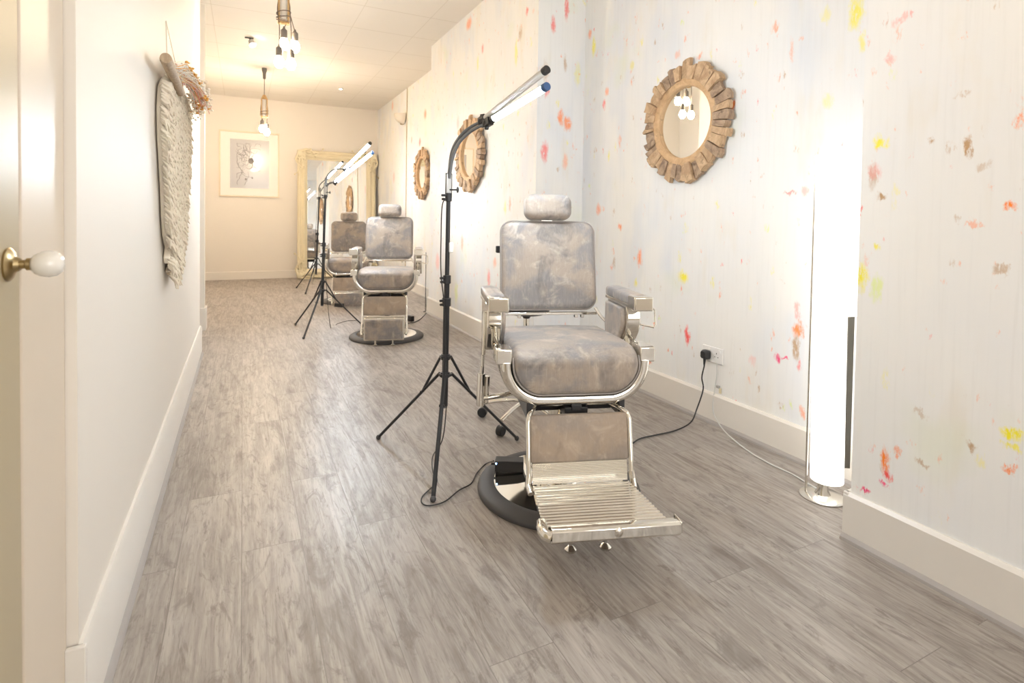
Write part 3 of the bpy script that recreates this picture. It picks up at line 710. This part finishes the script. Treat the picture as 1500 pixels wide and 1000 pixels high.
# ---------------------------------------------------------------- framed print
pc = on(1, YB, 364.5, 240)
pw_, ph_ = .95, 1.135
fp = thing('framed_print', 'white framed grey sketch print hanging on the back wall', 'picture', (.107, YB, 2.0), 0)
Rr = Euler((0, math.radians(0), 0)).to_matrix().to_4x4()
obj('frame', framesweep([(0, -.001), (0, -.028), (.022, -.028), (.026, -.014), (.026, -.001)], -pw_/2, pw_/2, -ph_/2, ph_/2), plain('picture_frame', (.80, .70, .56), .4), fp)
obj('mount', MB().bb(-pw_/2+.02, pw_/2-.02, -.012, -.004, -ph_/2+.02, ph_/2-.02), plain('picture_mount', (.86, .84, .80), .5, var=.01), fp)
obj('print', MB().bb(-.305, .305, -.015, -.012, -.415, .425), plain('grey_print_paper', (.47, .47, .49), .25, var=.06, vscale=3, coat=.7), fp)
rnd = random.Random(11); mbd = MB()
for i in range(46):
    x = rnd.gauss(-.05, .07); z = rnd.uniform(-.15, .32); pts = []; a = rnd.uniform(0, 6)
    for j in range(9):
        pts.append((x, -.0158, z)); a += rnd.uniform(-.9, .9); x += .028*math.cos(a); z += .034*math.sin(a)
        x = max(-.2, min(.17, x)); z = max(-.36, min(.36, z))
    mbd.tube(crom(pts, 2), rnd.uniform(.0012, .003), 4)
mbd.ball((.02, -.016, .06), .045, 12, 6, (1, .05, 1.2)); mbd.ball((-.06, -.016, -.26), .018, 10, 6, (1, .05, 1.2)); mbd.ball((.04, -.016, -.235), .014, 10, 6, (1, .05, 1.3))
obj('sketch', mbd, plain('sketch_ink', (.22, .21, .21), .6), fp)

# ---------------------------------------------------------------- pendant lights
def pendant(label, x, y, bulbs, wz, s=1.0, rot=0.0, bm_=None):
    t = thing('pendant_light', label, 'pendant light', (x, y, H), rot, 'bare-bulb cluster pendants')
    obj('ceiling_rose', MB().lathe([(0, 0), (.032, 0), (.034, -.03), (.022, -.07), (.020, -.14), (.012, -.15), (0, -.15)][::-1], 24), M_socket, t)
    obj('drop_cord', MB().cyl((0, 0, -.15), (0, 0, wz+.19), .004, n=8), M_cord, t)
    # wooden hoop frame with a white spool wound with cord
    wb = MB(); z0_, z1_ = wz-.11, wz+.13
    wb.bb(-.042, -.028, -.02, .02, z0_, z1_).bb(.028, .042, -.02, .02, z0_, z1_).bb(-.042, .042, -.02, .02, z0_-.016, z0_)
    wb.prism([(-.042, z1_), (.042, z1_), (.016, z1_+.055), (-.016, z1_+.055)], 1, -.02, .02)
    wf_ = obj('wooden_frame', wb, M_pwood, t, .002)
    obj('spool', MB().cyl((0, 0, z0_+.02), (0, 0, z1_-.02), .024, n=20), M_porc, wf_)
    for zz in (wz-.07, wz-.04, wz-.10):
        L = [(math.cos(2*PI*i/24)*.052, math.sin(2*PI*i/24)*.046, zz+.012*math.sin(2*PI*i/24+zz*40)) for i in range(25)]
        obj('cord_loop', MB().tube(L, .0038, 6), M_cord, wf_)
    for bx, by, bz in bulbs:
        o_ = (.046 if bx > 0 else -.046)
        cd_ = obj('flex', MB().tube(crom([(o_*.6, 0, wz+.12), (o_, by*.5, wz-.02), (bx, by, wz-.16), (bx, by, bz+.13)]), .0035, 8), M_cord, t)
        h = obj('lamp_holder', MB().lathe([(0, bz+.135), (.006, bz+.135), (.010, bz+.118), (.024, bz+.105), (.0255, bz+.04), (.0, bz+.04)], 24, (bx, by, 0)), M_socket, t)
        obj('bulb', MB().lathe([(.0, bz-.052), (.018, bz-.048), (.033, bz-.03), (.038, bz-.005), (.033, bz+.018), (.020, bz+.036), (.014, bz+.045), (0, bz+.046)], 24, (bx, by, 0)), bm_ or M_bulb, h, ang=70)
    return t
def pz(x, y, Y): p = on(1, Y, x, y); return p.x, p.z-H
bx0 = .285
L = [(416, 64, 4.72), (432, 68, 4.76), (409, 90, 4.68), (426, 93, 4.72)]
pendant('nearer bare-bulb pendant with a cluster of four glowing bulbs', bx0, 4.72, [(pz(a, b_, c_)[0]-bx0, c_-4.72, pz(a, b_, c_)[1]) for a, b_, c_ in L], on(1, 4.72, 418, 12).z-H)
L = [(384, 188, 8.33), (391, 193, 8.37)]
bx1 = .262
pendant('farther bare-bulb pendant with two bulbs before the framed print', bx1, 8.337, [(pz(a, b_, c_)[0]-bx1, c_-8.337, pz(a, b_, c_)[1]) for a, b_, c_ in L], on(1, 8.337, 388, 159).z-H, bm_=M_bulb_far)

pendant('unseen bare-bulb pendant added as fill light near the camera', 1.05, .75, [(-.05, 0, -.80), (.05, .03, -.83), (-.03, .06, -.92), (.06, -.04, -.90)], -.45, bm_=M_bulb_fill)  # added above the view to light the near end of the room

# recessed spots
def downlight(label, x, y):
    t = thing('ceiling_spotlight', label, 'ceiling light', (x, y, H), 0, 'small ceiling spotlights')
    obj('bezel', MB().lathe([(.036, -.0005), (.046, -.0005), (.046, -.006), (.036, -.008)], 28), M_white, t)
    obj('lens', MB().lathe([(0, -.001), (.036, -.001), (.034, -.006), (0, -.010)], 24), M_spot, t)
downlight('small recessed ceiling spotlight at the top edge of the view', 1.33, 4.93)
downlight('small recessed ceiling spotlight farthest back near the mural wall', 1.39, 9.07)
t = thing('ceiling_spotlight', 'swivel ceiling spotlight with dark bracket beside the pendants', 'ceiling light', (.06, 6.98, H), 0, 'small ceiling spotlights')
obj('bracket', MB().bb(-.045, .045, -.012, .012, -.012, 0).tube([(.01, 0, -.01), (.02, -.01, -.05)], .012, 10), M_blackp, t, .002)
obj('lamp_head', MB().cyl((.015, -.01, -.035), (.035, -.03, -.085), .026, .036, 20), M_bracket, t)
obj('lens', MB().cyl((.035, -.03, -.085), (.038, -.033, -.093), .034, n=20), M_spot, t)

# wall uplighter
t = thing('wall_sconce', 'small bowl wall light high on the far mural wall', 'wall light', (2.31, 8.62, 2.70), 0)
bw = MB(); rings = []
for i in range(9):
    a = PI/2*i/8; r = .13*math.cos(a)+.004; z = .06-.15*math.sin(a)
    rings.append([Vector((-.02-r*1.15*math.sin(PI*j/14), -r*math.cos(PI*j/14), z)) for j in range(15)])
obj('bowl', bw.loft(rings), plain('frosted_bowl', (.76, .70, .60), .3), t)
obj('wall_bracket', MB().bb(-.05, 0, .03, .11, -.09, .07), plain('bronze_bracket', (.45, .33, .16), .4), t, .006)

# ---------------------------------------------------------------- glowing floor lamp in the recess
lc = Vector((2.196, 1.443, 0))
fl_l = thing('floor_lamp', 'tall glowing white column floor lamp in the wall recess', 'floor lamp', lc, 0)
def arc_shade(zb, zt, r, a0, a1, n=26, thick=.004, lean=0):
    rings = []
    for i in range(n+1):
        a = a0+(a1-a0)*i/n; d = Vector((math.cos(a), math.sin(a), 0)); lo = d*r
        hi = d*r*1.02 + Vector((-.010, .010, 0))*lean
        rings.append([lo+Vector((0, 0, zb)), lo-d*thick+Vector((0, 0, zb)), hi-d*thick+Vector((0, 0, zt)), hi+Vector((0, 0, zt))])
    return MB().loft(rings)
view = math.atan2(-lc.y, -lc.x)
obj('front_shade', arc_shade(.075, 1.425, .062, view-2.2, view+2.2, lean=1), M_shade, fl_l, ang=60)
pe = Vector((2.30, 1.365, 0))-lc; ps = Vector((2.225, 1.385, 0))-lc
obj('rear_panel', MB().loft([[ps+Vector((0, .01, .765)), pe+Vector((0, .01, .765)), pe+Vector((0, .02, .765)), ps+Vector((0, .02, .765))], [ps+Vector((0, .01, 1.435)), pe+Vector((0, .01, 1.435)), pe+Vector((0, .02, 1.435)), ps+Vector((0, .02, 1.435))]]), M_shade, fl_l)  # flat white emissive panel to the right of the front shade
pp = Vector((2.258, 1.402, 0))-lc
obj('rear_post', MB().box((pp.x, pp.y, .45), (.026, .012, .64), Euler((0, 0, -.55)).to_matrix()), plain('bronze_post', (.13, .12, .10), .35, .4), fl_l, .002)
pl_ = Vector((2.146, 1.500, 0))-lc
obj('side_post', MB().cyl((pl_.x, pl_.y, .01), (pl_.x+.002, pl_.y, 1.42), .005, n=10), M_brush, fl_l)
obj('lamp_base', MB().lathe([(0, 0), (.085, 0), (.087, .004), (.08, .008), (.03, .014), (.022, .03), (.020, .075), (0, .075)], 48, (-.01, .01, 0)), M_brush, fl_l)

# ---------------------------------------------------------------- socket, plug, cables
so = thing('wall_socket', 'white double wall socket on the mural wall', 'socket', (2.41, 2.272, .388), 0)
obj('face_plate', MB().box((-.0045, 0, 0), (.009, .150, .088)), M_white, so, .003, 3)
obj('rocker_switch', MB().box((-.010, .022, .026), (.004, .012, .016)), M_white, so, .001)
obj('rocker_switch', MB().box((-.010, -.052, .026), (.004, .012, .016)), M_white, so, .001)
obj('pin_hole', MB().box((-.0092, -.030, .012), (.001, .004, .009)).box((-.0092, -.041, -.008), (.001, .007, .004)).box((-.0092, -.019, -.008), (.001, .007, .004)), M_blackp, so)
pg = thing('power_plug', 'black power plug pushed into the white wall socket', 'plug', (2.40, 2.306, .383), 0)
obj('plug_body', MB().loft([[Vector((-.001, y, z)) for y, z in rrect(.050, .050, .012, 4)], [Vector((-.022, y, z)) for y, z in rrect(.050, .052, .014, 4)], [Vector((-.040, y, z)) for y, z in rrect(.034, .040, .012, 4)]]), M_blackp, pg, .002)
obj('cord_grip', MB().tube([(-.022, 0, -.02), (-.024, 0, -.05), (-.024, 0, -.066)], [.009, .006, .004], 10), M_blackp, pg)
tag(obj('power_cable', MB().tube(crom([(2.376, 2.306, .317), (2.366, 2.312, .25), on(0, 2.36, 1030, 570), on(0, 2.33, 1021, 598), fl(1012, 618, .02), fl(990, 630, .006), fl(960, 637, .006), fl(938, 642, .006), fl(925, 650, .006), fl(905, 662, .006), (1.66, 2.19, .006), (1.58, 2.13, .006)], 8), .0038, 8), M_blackp), 'black power cable running from the plug along the floor behind the front chair', 'cable')
tag(obj('lamp_cable', MB().tube(crom([(2.398, 2.235, .345), on(0, 2.40, 1050, 550), on(0, 2.40, 1047, 570), on(0, 2.385, 1044, 598), on(0, 2.37, 1050, 615), fl(1066, 636, .02), fl(1100, 663, .005), fl(1130, 680, .005), fl(1160, 694, .005), fl(1182, 707, .005), (2.19, 1.46, .02)], 8), .0032, 8), M_cablew), 'thin pale cable trailing from the socket towards the glowing floor lamp', 'cable')
cb = on(0, 2.41, 1053, 566)
jb = thing('cable_clip', 'tiny grey cable clip on the mural wall below the socket', 'cable clip', (2.41, cb.y, cb.z), 0)
obj('clip_body', MB().box((-.006, 0, 0), (.012, .022, .016)), M_bracket, jb, .003)
obj('clip_tail', MB().box((-.004, -.014, -.020), (.006, .016, .030)), M_cream, jb, .002)
tag(obj('power_cable', MB().tube(crom([(2.20, 6.36, .006), (1.955, 6.33, .006), fl(625, 457, .006), fl(616, 467, .006), fl(606, 472, .006), fl(600, 473, .006), (1.45, 5.5, .006)], 8), .004, 8).cyl((1.962, 6.30, .006), (1.962, 6.30, .72), .004, n=8), M_blackp), 'dark cable on the floor beside the middle barber chair', 'cable')
ad2 = thing('power_adapter', 'dark power adapter on the floor beside the middle barber chair', 'power adapter', tuple(fl(601, 470, 0)), .4)
obj('casing', MB().box((0, 0, .03), (.04, .09, .058)), M_blackp, ad2, .004)
q2 = fl(502, 448, 0)
ad3 = thing('power_adapter', 'slim black power adapter on the floor behind the middle lamp leg', 'power adapter', (q2.x-.05, q2.y-.05, 0), math.radians(-50))
obj('casing', MB().box((0, 0, .022), (.12, .05, .044)), M_blackp, ad3, .004)

# ---------------------------------------------------------------- fringed wall hanging
wh = thing('wall_hanging', 'cream fleecy fringed wall hanging on the left wall', 'wall hanging', (LX, 2.9, 1.68), 0)
XH = -.245
def hp(x, y, X=XH): return on(0, X, x, y)
outline = [(233, 118), (238, 108), (244, 106), (250, 118), (258, 128), (268, 130), (277, 138), (282, 152), (283, 200), (282, 250), (279, 300), (276, 345), (273, 375), (268, 392), (259, 408), (253, 403), (262, 380), (258, 380), (250, 392), (248, 382), (251, 366), (244, 350), (240, 320), (236, 270), (232, 200), (231, 150)]
poly = []
for x_, y_ in outline:
    f_ = min(1, max(0, (x_-236)/38)); p = hp(x_, y_, -.300+.048*f_); poly.append((p.y-2.9, p.z-1.68))
def inside(u, v):
    c = False; n = len(poly)
    for i in range(n):
        (x1_, y1_), (x2_, y2_) = poly[i], poly[(i+1) % n]
        if (y1_ > v) != (y2_ > v) and u < (x2_-x1_)*(v-y1_)/(y2_-y1_)+x1_: c = not c
    return c
cu = sum(p[0] for p in poly)/len(poly); cv = sum(p[1] for p in poly)/len(poly)
woven = MB().prism([(cu+(p[0]-cu)*.93, cv+(p[1]-cv)*.96) for p in poly], 0, .004, .030)
obj('woven_panel', woven, M_fleece, wh, .006)
tf = MB(); rnd = random.Random(3)
us = [p[0] for p in poly]; vs = [p[1] for p in poly]; cnt = 0
while cnt < 7500:
    u = rnd.uniform(min(us), max(us)); v = rnd.uniform(min(vs), max(vs))
    if not inside(u, v): continue
    cnt += 1
    edge = not (inside(u-.05, v) and inside(u+.06, v) and inside(u, v-.05))
    L_ = rnd.uniform(.035, .06) if edge else rnd.uniform(.02, .038)
    b0 = Vector((.022, u, v)); d = Vector((rnd.uniform(.35, .8), rnd.uniform(-.35, .35), rnd.uniform(-1.1, -.6)))
    d.normalize(); e = b0+d*L_; m_ = b0+d*L_*.5+Vector((.008, 0, .004))
    w_ = rnd.uniform(.005, .009)
    s_ = Vector((0, 1, 0)); s2 = d.cross(s_).normalized()
    def tri(c, r): return [c+s_*r, c-s_*r*.5+s2*r*.87, c-s_*r*.5-s2*r*.87]
    tf.loft([tri(b0, w_*.7), tri(m_, w_), tri(e, w_*.35)], cap=False)
o = obj('fringe', tf, M_fleece, wh, ang=180)
o['kind'] = 'stuff'
dw0 = hp(242, 94, -.25); dw1 = hp(258, 124, -.25)
obj('dowel', MB().tube([(.065, dw0.y-2.9, 0.02), (.063, dw0.y-2.9+.02, .02), (.055, .05, .02)], [.018, .020, .018], 16), mat_wood('branch_wood', (.52, .40, .27), (.36, .26, .17)), wh)
for yy in (-.35, .25):
    obj('hanging_string', MB().tube([(.045, yy, .05), (.004, 0, .32)], .002, 6), M_fleece, wh)
# dried flowers tucked along the rod
df = thing('dried_flowers', 'dried orange and cream flower spray tied to the wall hanging rod', 'dried flowers', (LX, 3.2, 1.70), 0)
cols = [('orange_petals', (.80, .42, .10)), ('cream_petals', (.90, .80, .64)), ('pink_stems', (.72, .28, .20)), ('white_plumes', (.92, .88, .80))]
rnd = random.Random(5)
base_ = Vector((.06, -.6, .02))
for ci, (nm, cc) in enumerate(cols):
    mb = MB()
    for i in range(26 if ci != 2 else 14):
        tx, ty = rnd.choice([(283, 140), (290, 128), (276, 112), (295, 145), (270, 105), (285, 118), (298, 150), (286, 160)] if ci != 2 else [(303, 163), (298, 158), (292, 150), (275, 125)])
        tgt = W(tx+rnd.gauss(0, 4), ty+rnd.gauss(0, 5), rnd.uniform(2.75, 3.0)) - Vector((LX, 3.2, 1.70))
        tgt.x = max(tgt.x, .03)
        st0 = base_ + Vector((rnd.uniform(-.01, .02), rnd.uniform(-.05, .25), rnd.uniform(-.02, .03)))
        md = st0.lerp(tgt, .55)+Vector((.01, 0, .03))
        mb.tube(crom([st0, md, tgt], 4), .0014, 4)
        if ci != 2:
            for j in range(5):
                c_ = tgt + Vector((rnd.gauss(0, .012), rnd.gauss(0, .02), rnd.gauss(0, .014)))
                c_.x = max(c_.x, .02)
                mb.ball(c_, rnd.uniform(.006, .011), 6, 4, (1, rnd.uniform(.6, 1.6), rnd.uniform(.4, 1)))
    obj(('petals', 'petals', 'stems', 'plumes')[ci], mb, plain(nm, cc, .8), df, ang=60)['label'] = nm.replace('_', ' ')

# ---------------------------------------------------------------- light
w = bpy.data.worlds.new('daylight'); sc.world = w; w.use_nodes = True
bg = w.node_tree.nodes['Background']; bg.inputs[0].default_value = (1.0, .985, .965, 1); bg.inputs[1].default_value = 4.2
def area(name, loc, rot, sx, sy, e, col, portal=False):
    l = bpy.data.lights.new(name, 'AREA'); l.shape = 'RECTANGLE'; l.size = sx; l.size_y = sy; l.energy = e; l.color = col
    if portal: l.cycles.is_portal = True
    o = bpy.data.objects.new(name, l); C.objects.link(o); o.location = loc; o.rotation_euler = rot; return o
area('window_portal', (1.0, YF-.06, 1.6), (PI/2, 0, 0), 2.0, 2.3, 1, (1, 1, 1), True)
